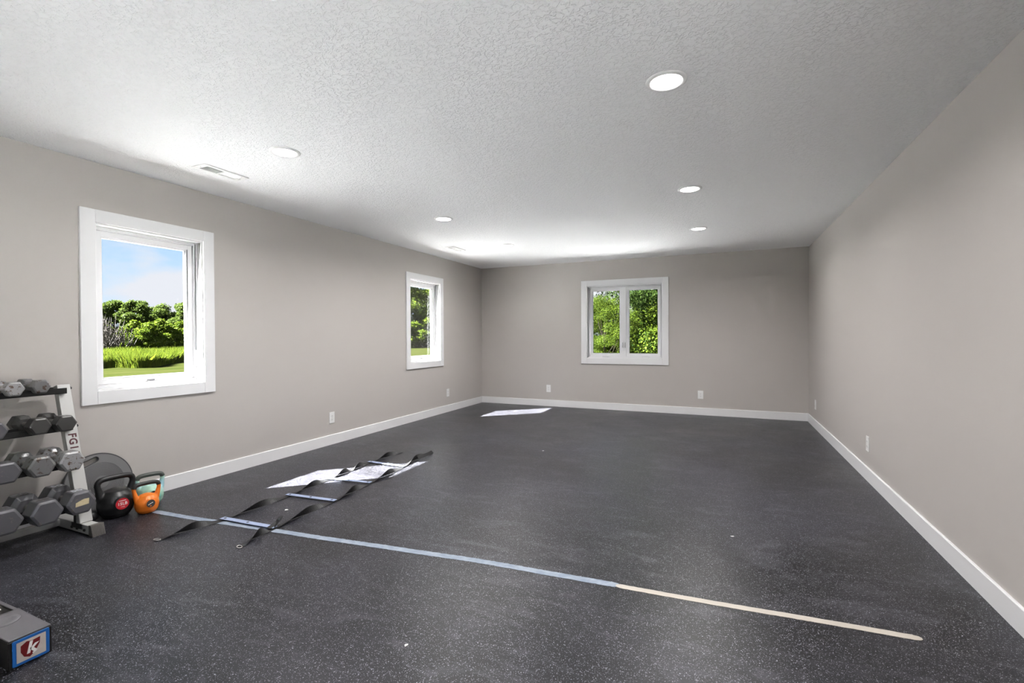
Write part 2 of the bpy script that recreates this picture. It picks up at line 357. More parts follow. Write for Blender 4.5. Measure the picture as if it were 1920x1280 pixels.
# ------------------------------------------------------------------ windows
def window(name, mp, u0, u1, z0, z1, sashes):
    root = bpy.data.objects.new(name, None); COL.objects.link(root); root['kind'] = 'structure'
    root.location = mp((u0+u1)/2, 0, z0); inv = Matrix.Translation(-root.location)
    P = lambda u, v, z: inv @ Vector(mp(u, v, z))
    def bx(b, ua, ub, va, vb, za, zb):
        v = [P(*q) for q in ((ua,va,za),(ub,va,za),(ub,vb,za),(ua,vb,za),(ua,va,zb),(ub,va,zb),(ub,vb,zb),(ua,vb,zb))]
        b.add(v, [(0,3,2,1),(4,5,6,7),(0,1,5,4),(1,2,6,5),(2,3,7,6),(3,0,4,7)])
    def ring(b, ua, ub, za, zb, wd, va, vb):
        bx(b, ua, ua+wd, va, vb, za, zb); bx(b, ub-wd, ub, va, vb, za, zb)
        bx(b, ua+wd, ub-wd, va, vb, za, za+wd); bx(b, ua+wd, ub-wd, va, vb, zb-wd, zb)
    a, c, e, g = u0+CW, u1-CW, z0+CW, z1-CW
    for (p, q, r, s_) in ((u0, a, z0, z1), (c, u1, z0, z1), (a+0.0008, c-0.0008, g, z1), (a+0.0008, c-0.0008, z0, e)):
        b = MB(); bx(b, p, q, -0.019, -0.0005, r, s_); b.build('casing_board', whitem, root, bevel=0.0015, seg=1)
    b = MB(); ring(b, a, c, e, g, 0.012, 0.0, 0.155); b.build('jamb_liner', whitem, root, bevel=0.001, seg=1)
    a += 0.012; c -= 0.012; e += 0.012; g -= 0.012
    fw = 0.024
    b = MB(); ring(b, a, c, e, g, fw, 0.060, 0.150)
    ring(b, a, c, e, g, 0.010, 0.052, 0.060)
    if sashes == 2: bx(b, (a+c)/2-0.030, (a+c)/2+0.030, 0.060, 0.150, e+fw, g-fw)
    b.build('window_frame', vinylm, root, bevel=0.0015, seg=1)
    a += fw; c -= fw; e += fw; g -= fw
    spans = [(a, c)] if sashes == 1 else [(a, (a+c)/2-0.030), ((a+c)/2+0.030, c)]
    for k, (p, q) in enumerate(spans):
        sw = 0.050
        b = MB(); ring(b, p+0.002, q-0.002, e+0.002, g-0.002, sw-0.014, 0.078, 0.125)
        ring(b, p+sw-0.014, q-sw+0.014, e+sw-0.014, g-sw+0.014, 0.012, 0.086, 0.122)
        s_ = b.build('sash', vinylm, root, bevel=0.0015, seg=1)
        b = MB(); ring(b, p+sw-0.003, q-sw+0.003, e+sw-0.003, g-sw+0.003, 0.004, 0.092, 0.110); b.build('gasket', gasketm, s_)
        b = MB(); bx(b, p+sw-0.001, q-sw+0.001, 0.099, 0.103, e+sw-0.001, g-sw+0.001); b.build('glass_pane', glassm, s_)
        # small dark label strip at the bottom rail
        # crank operator on the bottom frame
        cu = p + (q-p)*(0.36 if sashes == 1 else (0.5 if k == 0 else 0.58)); cz = e - 0.006
        b = MB(); bx(b, cu-0.060, cu+0.060, 0.040, 0.066, cz-0.018, cz+0.004)
        cr = b.build('crank_operator', vinylm, root, bevel=0.005)
        b = MB(); b.tube([P(cu-0.050, 0.040, cz+0.002), P(cu-0.02, 0.034, cz+0.010), P(cu+0.045, 0.032, cz+0.008)], [0.0075, 0.006, 0.007], 10)
        b.tube([P(cu+0.045, 0.032, cz+0.008), P(cu+0.047, 0.030, cz-0.010)], [0.007, 0.006], 10)
        b.build('crank_handle', vinylm, cr, smooth=True)
        # lock lever on the side frame, at the north or mullion side
        lu = q + 0.010 if k == 0 else p - 0.010
        b = MB(); bx(b, lu-0.008, lu+0.008, 0.048, 0.062, e+0.10, e+0.235)
        lo = b.build('lock_plate', vinylm, root, bevel=0.003)
        b = MB(); b.tube([P(lu, 0.050, e+0.145), P(lu, 0.034, e+0.16), P(lu+0.002, 0.030, e+0.19), P(lu, 0.034, e+0.225)], [0.006, 0.007, 0.006, 0.005], 8)
        b.build('lock_lever', seamm if sashes == 2 else vinylm, lo, smooth=True)
    if sashes == 1:   # hinge-side weather stripping and manufacturer tab
        b = MB(); bx(b, a+0.33, a+0.385, 0.0765, 0.078, e+0.006, e+0.016); b.build('sill_tab', gasketm, root)
    return root
for w in WIN: window(*w)

# glazed door added in the right wall, out of view, for ceiling daylight
def added_patio_door():
    root = bpy.data.objects.new('added_door_1', None); COL.objects.link(root); root['kind'] = 'structure'; root.location = (W, (DX0+DX1)/2, 0)
    def bx(b, ua, ub, va, vb, za, zb): b.box(Vector((W+va, ua, za))-root.location, Vector((W+vb, ub, zb))-root.location)
    b = MB(); bx(b, DX0-0.09, DX0, -0.019, 0, 0, DZ+0.09); bx(b, DX1, DX1+0.09, -0.019, 0, 0, DZ+0.09); bx(b, DX0, DX1, -0.019, 0, DZ, DZ+0.09); b.build('casing', whitem, root)
    b = MB(); bx(b, DX0, DX0+0.04, 0, 0.15, 0, DZ); bx(b, DX1-0.04, DX1, 0, 0.15, 0, DZ); bx(b, DX0+0.04, DX1-0.04, 0, 0.15, DZ-0.04, DZ); bx(b, DX0+0.04, DX1-0.04, 0, 0.15, 0, 0.02); b.build('door_frame', vinylm, root)
    mid = (DX0+DX1)/2
    for k, (p, q, v) in enumerate(((DX0+0.04, mid+0.035, 0.09), (mid-0.035, DX1-0.04, 0.045))):
        b = MB(); w_ = 0.07
        bx(b, p, p+w_, v, v+0.035, 0.02, DZ-0.04); bx(b, q-w_, q, v, v+0.035, 0.02, DZ-0.04); bx(b, p+w_, q-w_, v, v+0.035, 0.02, 0.10); bx(b, p+w_, q-w_, v, v+0.035, DZ-0.11, DZ-0.04)
        pn = b.build('door_panel', vinylm, root)
        b = MB(); bx(b, p+w_, q-w_, v+0.015, v+0.019, 0.10, DZ-0.11); b.build('glass_pane', glassm, pn)
        if k == 1:
            b = MB(); bx(b, p+0.02, p+0.045, v-0.03, v, 0.95, 1.15); b.build('door_handle', vinylm, pn, bevel=0.004)
added_patio_door()

# ------------------------------------------------------------------ recessed lights
def lamp():
    root = thing('recessed_light', '', 'light', (0,0,H))
    MB().lathe([(0.097, 0.0), (0.097, -0.003), (0.090, -0.008), (0.078, -0.009), (0.074, -0.006), (0.074, 0.0)], 48, caps=False).build('trim_ring', ventm, root, smooth=True)
    MB().lathe([(0.0745, -0.001), (0.0740, -0.006), (0.06, -0.0085), (0.03, -0.0105), (0.0, -0.011)], 40, caps=False).build('lens', lensm, root, smooth=True)
    l = bpy.data.lights.new('led_light', 'AREA'); l.shape = 'DISK'; l.size = 0.14; l.energy = LAMP_W; l.color = (1.0, 0.98, 0.965); l.spread = math.radians(160)
    o = bpy.data.objects.new('led_light', l); COL.objects.link(o); o.parent = root; o.location = (0, 0, -0.014)
    return root
LIGHTS = [(3.775, -5.335, 'lit round recessed ceiling light, the nearest and largest in the picture'),
          (1.362, -5.455, 'lit round recessed ceiling light beside the nearer ceiling vent'),
          (3.774, -3.480, 'lit round recessed ceiling light, middle one of the row nearer the right wall'),
          (1.357, -3.470, 'lit round recessed ceiling light, middle one of the row nearer the left wall'),
          (1.358, -1.860, 'lit round recessed ceiling light nearest the back left corner'),
          (3.774, -1.853, 'lit round recessed ceiling light nearest the back wall in the right row'),
          (3.775, -7.190, 'lit round recessed ceiling light above the camera, right row')]
base_l = lamp()
for i, (x, y, lb) in enumerate(LIGHTS):
    o = base_l if i == 0 else copy_tree(base_l)
    o.location = (x, y, H); o['label'] = lb; o['group'] = 'recessed ceiling lights'

# ------------------------------------------------------------------ ceiling vents
def vent():
    root = thing('ceiling_vent', '', 'vent', (0,0,H))
    b = MB(); hx, hy, ox, oy = 0.045, 0.135, 0.071, 0.1725
    for (a, c) in (((-ox,-oy),(ox,-hy)), ((-ox,hy),(ox,oy)), ((-ox,-hy),(-hx,hy)), ((hx,-hy),(ox,hy))): b.box((a[0],a[1],-0.007),(c[0],c[1],0.0))
    b.box((-hx, -0.006, -0.007), (hx, 0.006, 0.0))
    b.build('face_plate', ventm, root)
    b = MB(); 
    for (a, c) in (((-hx,-hy,0.02),(hx,hy,0.024)),): b.box(a, c)
    b.build('duct_throat', ductm, root)
    for k in range(24):
        y = -0.128 + k * (0.256/23); s_ = 1 if k < 12 else -1
        if abs(y) < 0.008: continue
        M = Matrix.Translation((0, y, 0.0025)) @ Matrix.Rotation(s_*math.radians(42), 4, 'X')
        MB().box((-hx, -0.0068, -0.0004), (hx, 0.0068, 0.0004), M).build('louver', ventm, root)
    for q in (-1, 1):
        MB().lathe([(0.0038, 0), (0.0038, -0.001), (0.0015, -0.002)], 12, Matrix.Translation((0, q*0.153, -0.007))).build('screw', seamm, root)
    MB().box((-0.004, 0.137, -0.016), (0.004, 0.145, -0.007)).build('damper_lever', ventm, root, bevel=0.001)
    return root
v0 = vent(); v0.location = (VENTS[0][0], VENTS[0][1], H); v0['label'] = 'white slotted ceiling vent between the nearer window and the ceiling light, larger in view'; v0['group'] = 'ceiling vents'
v1 = copy_tree(v0); v1.location = (VENTS[1][0], VENTS[1][1], H); v1['label'] = 'small far white ceiling vent close to the back left corner of the ceiling'

# ------------------------------------------------------------------ outlets
def outlet():
    root = thing('wall_outlet', '', 'outlet')
    MB().box((-0.039, -0.006, -0.0625), (0.039, 0.0, 0.0625)).build('cover_plate', platem, root, bevel=0.004)
    for s_ in (-1, 1):
        r = MB().prism([(0.017*math.cos(t)*(1 if abs(math.cos(t)) < .8 else .95), 0.0145*math.sin(t)) for t in [2*PI*i/20 for i in range(20)]], 0.0025,
                       basis((0, -0.006, s_*0.020), (1,0,0), (0,0,1), (0,-1,0))).build('receptacle', platem, root)
        b = MB(); b.box((-0.0075, -0.0090, s_*0.020-0.002), (-0.0055, -0.0084, s_*0.020+0.006)); b.box((0.0055, -0.0090, s_*0.020-0.002), (0.0075, -0.0084, s_*0.020+0.006))
        b.box((-0.002, -0.0090, s_*0.020-0.009), (0.002, -0.0084, s_*0.020-0.005)); b.build('slots', slotm, r)
    MB().lathe([(0.003, 0), (0.003, 0.001), (0.001, 0.0015)], 10, basis((0,-0.006,0), (1,0,0), (0,0,1), (0,-1,0))).build('screw', seamm, root)
    return root
ol = outlet()
for i, (x, y, z, rz, lb) in enumerate([
        (0, -3.675, 0.300, PI/2, 'white wall outlet on the left wall between the two windows'),
        (0, -1.190, 0.306, PI/2, 'white wall outlet on the left wall near the back corner'),
        (1.291, 0, 0.304, 0, 'white wall outlet on the back wall left of the window'),
        (3.727, 0, 0.305, 0, 'white wall outlet on the back wall right of the window'),
        (W, -0.545, 0.305, -PI/2, 'white wall outlet on the right wall next to the back corner'),
        (W, -2.958, 0.302, -PI/2, 'nearer white wall outlet on the right wall, well away from the corner')]):
    o = ol if i == 0 else copy_tree(ol)
    o.location = (x, y, z); o.rotation_euler = (0, 0, rz); o['label'] = lb; o['group'] = 'wall outlets'

# ------------------------------------------------------------------ dumbbell rack
RKY = -6.1225
def xu(z): return 0.414 - 0.29*z          # front face of the leaning upright
rack = thing('dumbbell_rack', 'four-tier silver and black steel dumbbell rack leaning back against the left wall', 'rack', (0.3, -6.55, 0))
def loc_(b, name, m_, par=None, **k):      # build in world coordinates under the rack
    o = b.build(name, m_, par or rack, **k)
    return o
def RK(p): return Vector(p) - rack.location
class RB(MB):
    def build(s, *a, **k): s.v = [tuple(RK(p)) for p in s.v]; return super().build(*a, **k)
for yc in (RKY, -7.02):
    d = Vector((-0.29, 0, 1)).normalized(); nrm = Vector((1, 0, 0.29)).normalized()
    z0, z1 = 0.062, 0.912; Ln = (z1-z0) * math.sqrt(1+0.29**2)
    M = basis((xu(z0), yc, z0), nrm, (0,1,0), d)
    b = RB(); b.box((-0.048, -0.034, 0), (0, 0.034, Ln), M); up = b.build('upright', steel_m, rack, bevel=0.004)
    b = RB(); b.box((0.05, yc-0.030, 0.004), (0.490, yc+0.030, 0.060)); ft = b.build('foot', steel_m, rack, bevel=0.004)
    for q in (0, 1):
        b = RB()
        if q == 0:
            ys = [yc-0.033, yc+0.033]
            poly = [(0.488, 0.0), (0.534, 0.0), (0.512, 0.066), (0.488, 0.066)]
            b.prism(poly, 0.066, basis((0, yc+0.033, 0), (1,0,0), (0,0,1), (0,-1,0)))
            for k in range(9):
                yk = yc - 0.0285 + k*0.0071
                b.prism([(0.533, 0.004), (0.5365, 0.004), (0.5160, 0.062), (0.5125, 0.062)], 0.0032, basis((0, yk+0.0016, 0), (1,0,0), (0,0,1), (0,-1,0)))
            b.build('foot_cap', capm, rack)
        else:
            b.box((0.036, yc-0.033, 0.0), (0.052, yc+0.033, 0.064)); b.build('foot_cap', capm, rack)
    b = RB(); b.box((0.325, yc-0.036, 0.058), (0.352, yc-0.030, 0.135)); b.box((0.30, yc-0.036, 0.030), (0.42, yc-0.0302, 0.062)); b.build('gusset', blackm, rack, bevel=0.003)
    for xx in (0.30, 0.36, 0.44):
        b = RB(); b.lathe([(0.009, 0), (0.009, 0.006), (0.005, 0.009)], 6, basis((xx, yc-0.030, 0.03), (1,0,0), (0,0,1), (0,-1,0))); b.build('bolt', blackm, rack)
    if yc == RKY:
        for zz in (0.885, 0.645, 0.42):
            b = RB(); b.lathe([(0.009, 0), (0.009, 0.006), (0.005, 0.010)], 8, basis((xu(zz)-0.012, yc+0.034, zz), (1,0,0), (0,0,1), (0,1,0))); b.build('bolt', blackm, rack)
        # lettering reading downwards on the upright's front
        zt = 0.522
        t_ = text_mb('FG142', 0.057, 0.0004, basis(Vector((xu(zt), yc-0.001, zt)) + nrm*0.0006, -d, (0,1,0), nrm), bold=0.0016, space=1.15)
        b = RB(); b.v = t_.v; b.f = t_.f; b.mi = t_.mi; b.build('lettering', darkred, up, recalc=False)
# rails: (z top, x front rail front face)
TIERS = [(0.892, 0.915, 0.040), (0.664, 0.680, 0.040), (0.443, 0.460, 0.045), (0.190, 0.212, 0.045)]
for k, (zt, _, w_) in enumerate(TIERS):
    x0 = xu(zt) + 0.001
    for q, xx in enumerate((x0, x0 - 0.048 - 0.040)):
        b = RB()
        hh = 0.036
        # angle section: vertical web with a folded ledge
        xw = xx + w_ - 0.004 if q == 0 else xx
        b.box((xw, -7.06, zt-hh), (xw+0.004, -6.125, zt))
        b.box((min(xx, xw), -7.06, zt-hh), (max(xx+w_, xw+0.004) if q == 0 else xx+0.036, -6.125, zt-hh+0.004))
        b.build('shelf_rail', blackm, rack)
b = RB(); b.box((0.115, -7.00, 0.012), (0.155, -6.15, 0.052)); b.build('crossbar', steel_m, rack, bevel=0.003)

# ------------------------------------------------------------------ dumbbells
def hexpoly(f, c=0.12):
    R_ = f / math.sqrt(3); pts = [(R_*math.cos(PI/3*i), R_*math.sin(PI/3*i)) for i in range(6)]
    out = []
    for i in range(6):
        p = Vector(pts[i]); a = Vector(pts[i-1]); n_ = Vector(pts[(i+1) % 6])
        out += [tuple(p + (a-p)*c), tuple(p + (n_-p)*c)]
    return out
def dumbbell(y, zc, xf, flat, hl, total, m_, label, num=None, num_m=None, sticker=False, hr=0.0155, face_m=None, rot=0):
    root = thing('hex_dumbbell', label, 'dumbbell', (xf - total/2, y, zc - flat/2), rot, 'hex dumbbells on the rack')
    for s_ in (1, -1):
        rings = []
        x1 = total/2
        for (xx, sc) in ((x1, 0.80), (x1-0.006, 0.965), (x1-0.012, 1.0), (x1-hl+0.016, 1.0), (x1-hl, 0.62)):
            rings.append([(s_*xx, px*sc, pz*sc + flat/2) for px, pz in hexpoly(flat, 0.06)])
        b = MB(); b.loft(rings); hd = b.build('head', m_, root, bevel=0.0012, seg=1, ang=15)
        if num:
            zz = flat + 0.0002
            t_ = text_mb(num, flat*0.42, 0.0008, basis((s_*(x1-hl*0.52), 0, zz), (0,1,0), (-1,0,0), (0,0,1)), bold=0.001)
            t_.build('raised_number', num_m or numb_m, hd, recalc=False)
        if sticker and s_ == 1:
            z0 = flat/2 - 0.012
            b = MB(); b.prism([(-0.036, -0.018), (0.030, -0.014), (0.032, 0.020), (0.006, 0.021), (-0.006, 0.017), (-0.034, 0.006)], 0.0008, basis((x1+0.0002, 0.004, z0+0.012), (0,1,0), (0,0,1), (1,0,0)))
            o = b.build('paper_sticker', label_m, hd); o['label'] = 'torn cream paper sticker'
    b = MB(); hx = total/2 - hl + 0.004
    prof_ = [(hr*0.8, -hx), (hr*0.85, -hx*0.85), (hr*1.04, -hx*0.4), (hr*1.1, 0), (hr*1.04, hx*0.4), (hr*0.85, hx*0.85), (hr*0.8, hx)]
    b.lathe(prof_, 20, basis((0, 0, flat/2), (0,1,0), (0,0,1), (1,0,0))); b.build('handle', handle_m, root, smooth=True)
    return root
# (y, centre z, front x, flat, head length, total)
dumbbell(-6.275, 0.917, 0.270, 0.080, 0.070, 0.235, hex_chip, 'small chipped grey hex dumbbell on the top tier, nearest the rack upright')
dumbbell(-6.395, 0.914, 0.272, 0.082, 0.072, 0.240, hex_white, 'small grey hex dumbbell flecked with brown rust, left one on the top tier')
dumbbell(-6.188, 0.684, 0.340, 0.096, 0.082, 0.280, hex_dark, 'dark grey hex dumbbell on the second tier touching the rack upright')
dumbbell(-6.312, 0.688, 0.342, 0.096, 0.082, 0.280, hex_dark, 'dark grey hex dumbbell on the second tier, middle one of the three in view')
dumbbell(-6.500, 0.690, 0.338, 0.094, 0.080, 0.275, hex_mid, 'hex dumbbell on the second tier cut off by the left picture edge')
dumbbell(-6.198, 0.462, 0.425, 0.116, 0.096, 0.315, hex_white, 'light grey hex dumbbell with peeling chips on the third tier beside the upright', hr=0.016)
dumbbell(-6.340, 0.464, 0.425, 0.116, 0.096, 0.315, hex_chip, 'grey hex dumbbell with rust chips, middle one on the third tier', hr=0.016)
dumbbell(-6.484, 0.462, 0.412, 0.116, 0.096, 0.315, hex_mid, 'plain grey hex dumbbell at the left picture edge on the third tier', hr=0.016)
dumbbell(-6.188, 0.216, 0.492, 0.134, 0.112, 0.345, hex_mid, 'large hex dumbbell with a torn cream sticker on the bottom tier', '50', numb_m, True, hr=0.017)
dumbbell(-6.352, 0.212, 0.505, 0.136, 0.112, 0.350, hex_mid, 'large dark grey hex dumbbell, middle one on the bottom tier', '45', numd_m, hr=0.017)
dumbbell(-6.525, 0.216, 0.502, 0.136, 0.112, 0.350, hex_mid, 'large grey hex dumbbell at the left picture edge on the bottom tier', '40', numd_m, hr=0.017)

# ------------------------------------------------------------------ balance board disc
def disc():
    Rr = 0.202
    root = thing('balance_board', 'round grey plastic balance board with a slot handle leaning on the left wall', 'balance board', (0.100, -5.895, 0.0))
    tilt = math.radians(13)
    # local frame: disc plane u (along y), w (up, tilted), n (towards room)
    n_ = Vector((math.cos(tilt), 0, math.sin(tilt))); w_ = Vector((-math.sin(tilt), 0, math.cos(tilt))); u_ = Vector((0,1,0))
    M = basis(Vector((0, 0, 0.004)) + w_*Rr, u_, w_, n_)
    sa = math.radians(109); sr = 0.158; sl_, sw_ = 0.064, 0.0155     # slot centre angle, radius, half-length, half-width
    cx_, cz_ = sr*math.cos(sa), sr*math.sin(sa); ta = sa - PI/2
    def slot_pt(i, n, grow=0.0):
        t = 2*PI*i/n; c_, s_ = math.cos(t), math.sin(t)
        px = (sl_ - sw_) * (1 if c_ >= 0 else -1) + (sw_+grow)*c_; py = (sw_+grow)*s_
        return Vector((cx_ + px*math.cos(ta) - py*math.sin(ta), cz_ + px*math.sin(ta) + py*math.cos(ta), 0))
    NN = 72
    # face with a slot: build with bmesh triangulation of two loops
    bm = bmesh.new(); loops = []
    for lp in ([Vector((Rr*0.975*math.cos(2*PI*i/NN), Rr*0.975*math.sin(2*PI*i/NN), 0)) for i in range(NN)], [slot_pt(i, 32) for i in range(32)]):
        vs_ = [bm.verts.new(p) for p in lp]; loops.append([bm.edges.new((vs_[i], vs_[(i+1) % len(vs_)])) for i in range(len(vs_))])
    bmesh.ops.triangle_fill(bm, use_beauty=True, edges=loops[0]+loops[1])
    g = bmesh.ops.extrude_face_region(bm, geom=bm.faces[:])
    for v in [q for q in g['geom'] if isinstance(q, bmesh.types.BMVert)]: v.co.z += 0.014
    bmesh.ops.recalc_face_normals(bm, faces=bm.faces); bm.transform(M)
    me = bpy.data.meshes.new('board_deck'); bm.to_mesh(me); bm.free(); me.materials.append(disc_m)
    o = bpy.data.objects.new('board_deck', me); COL.objects.link(o); o.parent = root
    MB().tube([M @ Vector((Rr*0.985*math.cos(2*PI*i/NN), Rr*0.985*math.sin(2*PI*i/NN), 0.009)) for i in range(NN)], 0.0062, 8, True).build('rim', rim_m, root, smooth=True)
    MB().tube([M @ (slot_pt(i, 32, 0.002) + Vector((0,0,0.0135))) for i in range(32)], 0.0026, 6, True).build('slot_edge', rim_m, root, smooth=True)
    b = MB(); b.lathe([(0.125, 0.0), (0.115, -0.018), (0.06, -0.034), (0.0, -0.036)], 40, M); b.build('rocker_base', rim_m, root, smooth=True)
    # concentric tread ridges inside a recessed medallion
    for k in range(13):
        r = 0.045 + k*0.0072
        pts = []
        for i in range(64):
            a = 2*PI*i/64; p = Vector((r*math.cos(a) + 0.012, r*math.sin(a) + 0.004, 0.0142))
            pts.append(M @ p)
        MB().tube(pts, 0.0016, 4, True).build('tread_ridge', ridge_m, root, smooth=True)
    return root
disc()

# ------------------------------------------------------------------ kettlebells
def kettlebell(name_label, loc, rz, hgt, body_r, hw, thick, m_, grip, face_m, txts, flat_r, face_z, lean=0.0, vox=0.0045, body_top=None):
    """handle spans local x, badge faces local -y"""
    root = thing('kettlebell', name_label, 'kettlebell', loc, rz)
    root.rotation_euler = (0, lean, rz)
    b = MB(); bz = body_r*0.93
    prof_ = [(body_r*0.55, 0.0), (body_r*0.70, 0.004), (body_r*0.90, body_r*0.32), (body_r, body_r*0.75), (body_r*0.985, body_r*1.05), (body_r*0.86, body_r*1.42), (body_r*0.60, body_r*1.72), (body_r*0.2, body_r*1.86), (0.0, body_r*1.88)]
    b.lathe(prof_, 40)
    top = hgt - thick
    def arch(t):   # t 0..1, horn to horn
        a = PI * t
        x = -math.cos(a); s_ = math.sin(a)
        return x, s_
    pts = []; rad = []
    neck = body_r*1.15
    cp = [(-body_r*0.62, body_r*0.95), (-body_r*0.80, body_r*1.35), (-hw*0.93, body_r*1.35 + (top-body_r*1.35)*0.42), (-hw, top - (top-neck)*0.22), (-hw*0.86, top-0.004), (-hw*0.5, top+0.003), (0, top+0.004)]
    cp = cp + [(-x, z) for x, z in cp[-2::-1]]
    P_ = [Vector((x, 0, z)) for x, z in cp]
    def cr_(p0, p1, p2, p3, t): return 0.5*((2*p1) + (p2-p0)*t + (2*p0-5*p1+4*p2-p3)*t*t + (3*p1-p0-3*p2+p3)*t**3)
    path = []
    for i in range(len(P_)-1):
        a = P_[max(i-1,0)]; d = P_[min(i+2, len(P_)-1)]
        for k in range(6): path.append(cr_(a, P_[i], P_[i+1], d, k/6))
    path.append(P_[-1]); nP = len(path)
    rr = [thick * (1.0 + 0.75*max(0, (abs(i/(nP-1)-0.5)-0.30)/0.20)) for i in range(nP)]
    b.tube(path, rr, 16)
    o = b.build('body', m_, root)
    rm = o.modifiers.new('remesh', 'REMESH'); rm.mode = 'VOXEL'; rm.voxel_size = vox; rm.use_smooth_shade = True
    sm = o.modifiers.new('smooth', 'SMOOTH'); sm.iterations = 9; sm.factor = 0.6
    if grip:
        lo_, hi_ = int(nP*0.27), int(nP*0.73)+1
        b = MB(); seg = path[lo_:hi_]; b.tube(seg, [rr[i+lo_]*1.10 for i in range(len(seg))], 16); b.build('grip', grip, root, smooth=True)
    # badge
    yb = -body_r*1.0
    Mb = basis((0, yb+0.004, face_z), (1,0,0), (0,0,1), (0,-1,0))
    b = MB(); b.lathe([(flat_r*1.18, -0.012), (flat_r*1.16, 0.001), (flat_r*1.06, 0.0025), (flat_r, 0.0022)], 32, Mb); b.build('badge_rim', m_, root, smooth=True)
    b = MB(); b.lathe([(flat_r, 0.0), (flat_r*0.99, 0.0032), (0.0, 0.0034)], 32, Mb); bd = b.build('badge', face_m, root)
    for (s_, size, dx, dz, m2_, bold) in txts:
        t_ = text_mb(s_, size, 0.0003, Mb @ Matrix.Translation((dx, dz, 0.0040)), bold=bold); t_.build('badge_print', m2_, bd, recalc=False)
    return root, Mb, bd
k1, Mb, bd = kettlebell('large black vinyl kettlebell with a round red 15 LB badge', (0.245, -5.892, 0), math.radians(84), 0.278, 0.102, 0.099, 0.0185, kb_black, None, red_m,
    [('15LB', 0.027, 0, 0.000, ink_w, 0.0005), ('7 KG', 0.010, 0.002, -0.021, ink_w, 0.0)], 0.038, 0.098)
b = MB(); b.box((-0.020, 0.019, 0.0036), (0.020, 0.023, 0.0042), Mb); b.build('badge_print', ink_w, bd)
k2, Mb2, bd2 = kettlebell('small orange vinyl kettlebell with a black grip and dark round badge', (0.368, -5.768, 0), math.radians(80), 0.210, 0.071, 0.073, 0.0125, kb_orange, grip_m, rim_m, [], 0.0255, 0.072, vox=0.0035)
b = MB()
for k, (x, z, w2) in enumerate([(-0.012, -0.003, 0.010), (-0.002, 0.001, 0.010), (0.009, 0.003, 0.009)]): b.box((x-w2/2, z-0.0018, 0.0036), (x+w2/2, z+0.0022, 0.0042), Mb2 @ Matrix.Rotation(0.18, 4, 'Z'))
b.build('badge_print', ink_w, bd2)
k3, _, _ = kettlebell('mint green vinyl kettlebell with a grey grip behind the orange one', (0.212, -5.660, 0), math.radians(76), 0.224, 0.082, 0.077, 0.0140, kb_mint, grip_g, rim_m, [], 0.028, 0.082, vox=0.0035)
# small knob-ended item by the black kettlebell
kn = thing('exercise_handle', 'small black knob ended handle on the floor between rack and black kettlebell', 'exercise handle', (0.20, -6.035, 0))
MB().lathe([(0.0,-0.020),(0.012,-0.017),(0.019,-0.008),(0.0205,0.0),(0.019,0.008),(0.012,0.017),(0.0,0.020)], 20, basis((0.03, 0.02, 0.0325), (0,1,0), (0,0,1), (1,0,0)) @ Matrix.Diagonal((1.5,1.5,1,1))).build('knob', kb_black, kn, smooth=True)
MB().tube([(0.02, 0.02, 0.030), (-0.03, 0.0, 0.016), (-0.08, -0.015, 0.012)], [0.010, 0.012, 0.012], 12).build('grip', kb_black, kn, smooth=True)

# ------------------------------------------------------------------ agility ladder
def catmull(P_, n=10):
    P_ = [Vector(p) for p in P_]; out = []
    for i in range(len(P_)-1):
        a = P_[max(i-1,0)]; p1 = P_[i]; p2 = P_[i+1]; d = P_[min(i+2, len(P_)-1)]
        for k in range(n):
            t = k/n; out.append(0.5*((2*p1) + (p2-a)*t + (2*a-5*p1+4*p2-d)*t*t + (3*p1-a-3*p2+d)*t**3))
    out.append(P_[-1]); return out
lad = thing('agility_ladder', 'flat agility ladder of twisted black straps and slate blue rungs lying on the rubber floor', 'agility ladder', (1.2, -5.0, 0))
LO = lad.location
def ribbon(b, path, ang, hw=0.0215, th=0.0016, lift=0.003):
    path = [Vector(p) for p in path]; rings = []
    for i, p in enumerate(path):
        t = (path[min(i+1, len(path)-1)] - path[max(i-1, 0)]).normalized()
        s_ = t.cross(Vector((0,0,1))).normalized(); u = s_.cross(t)
        a = ang(i/(len(path)-1)) if callable(ang) else ang
        d = s_*math.cos(a) + u*math.sin(a); n_ = -s_*math.sin(a) + u*math.cos(a)
        c = p + Vector((0,0,lift + hw*abs(math.sin(a))*0.98)) - LO
        rings.append([c - d*hw - n_*th/2, c + d*hw - n_*th/2, c + d*hw + n_*th/2, c - d*hw + n_*th/2])
    b.loft(rings)
left_pts = [(0.940,-6.015), (0.962,-5.90), (0.985,-5.78), (1.005,-5.655), (1.020,-5.40), (1.005,-5.140), (0.995,-4.90), (0.975,-4.700), (0.958,-4.42), (0.935,-4.135), (0.945,-3.90), (0.962,-3.690)]
right_pts = [(1.478,-5.885), (1.462,-5.80), (1.440,-5.70), (1.430,-5.625), (1.428,-5.36), (1.410,-5.100), (1.392,-4.88), (1.362,-4.655), (1.350,-4.40), (1.322,-4.150), (1.275,-3.88), (1.262,-3.600)]
def bays(pts, cuts, seeds, name='strap'):
    b = MB()
    full = catmull([(x, y, 0) for x, y in pts], 16)
    for (i0, i1, turns) in cuts:
        seg = full[i0*16:i1*16+1]
        ribbon(b, seg, (lambda tn: (lambda t: PI*tn*(t*t*(3-2*t))))(turns))
    return b.build(name, strapm, lad)
bays(left_pts, [(0,3,1), (3,5,1), (5,7,1), (7,9,2), (9,11,1)], 1)
bays(right_pts, [(0,3,1), (3,5,1), (5,7,1), (7,9,1), (9,11,1)], 2)
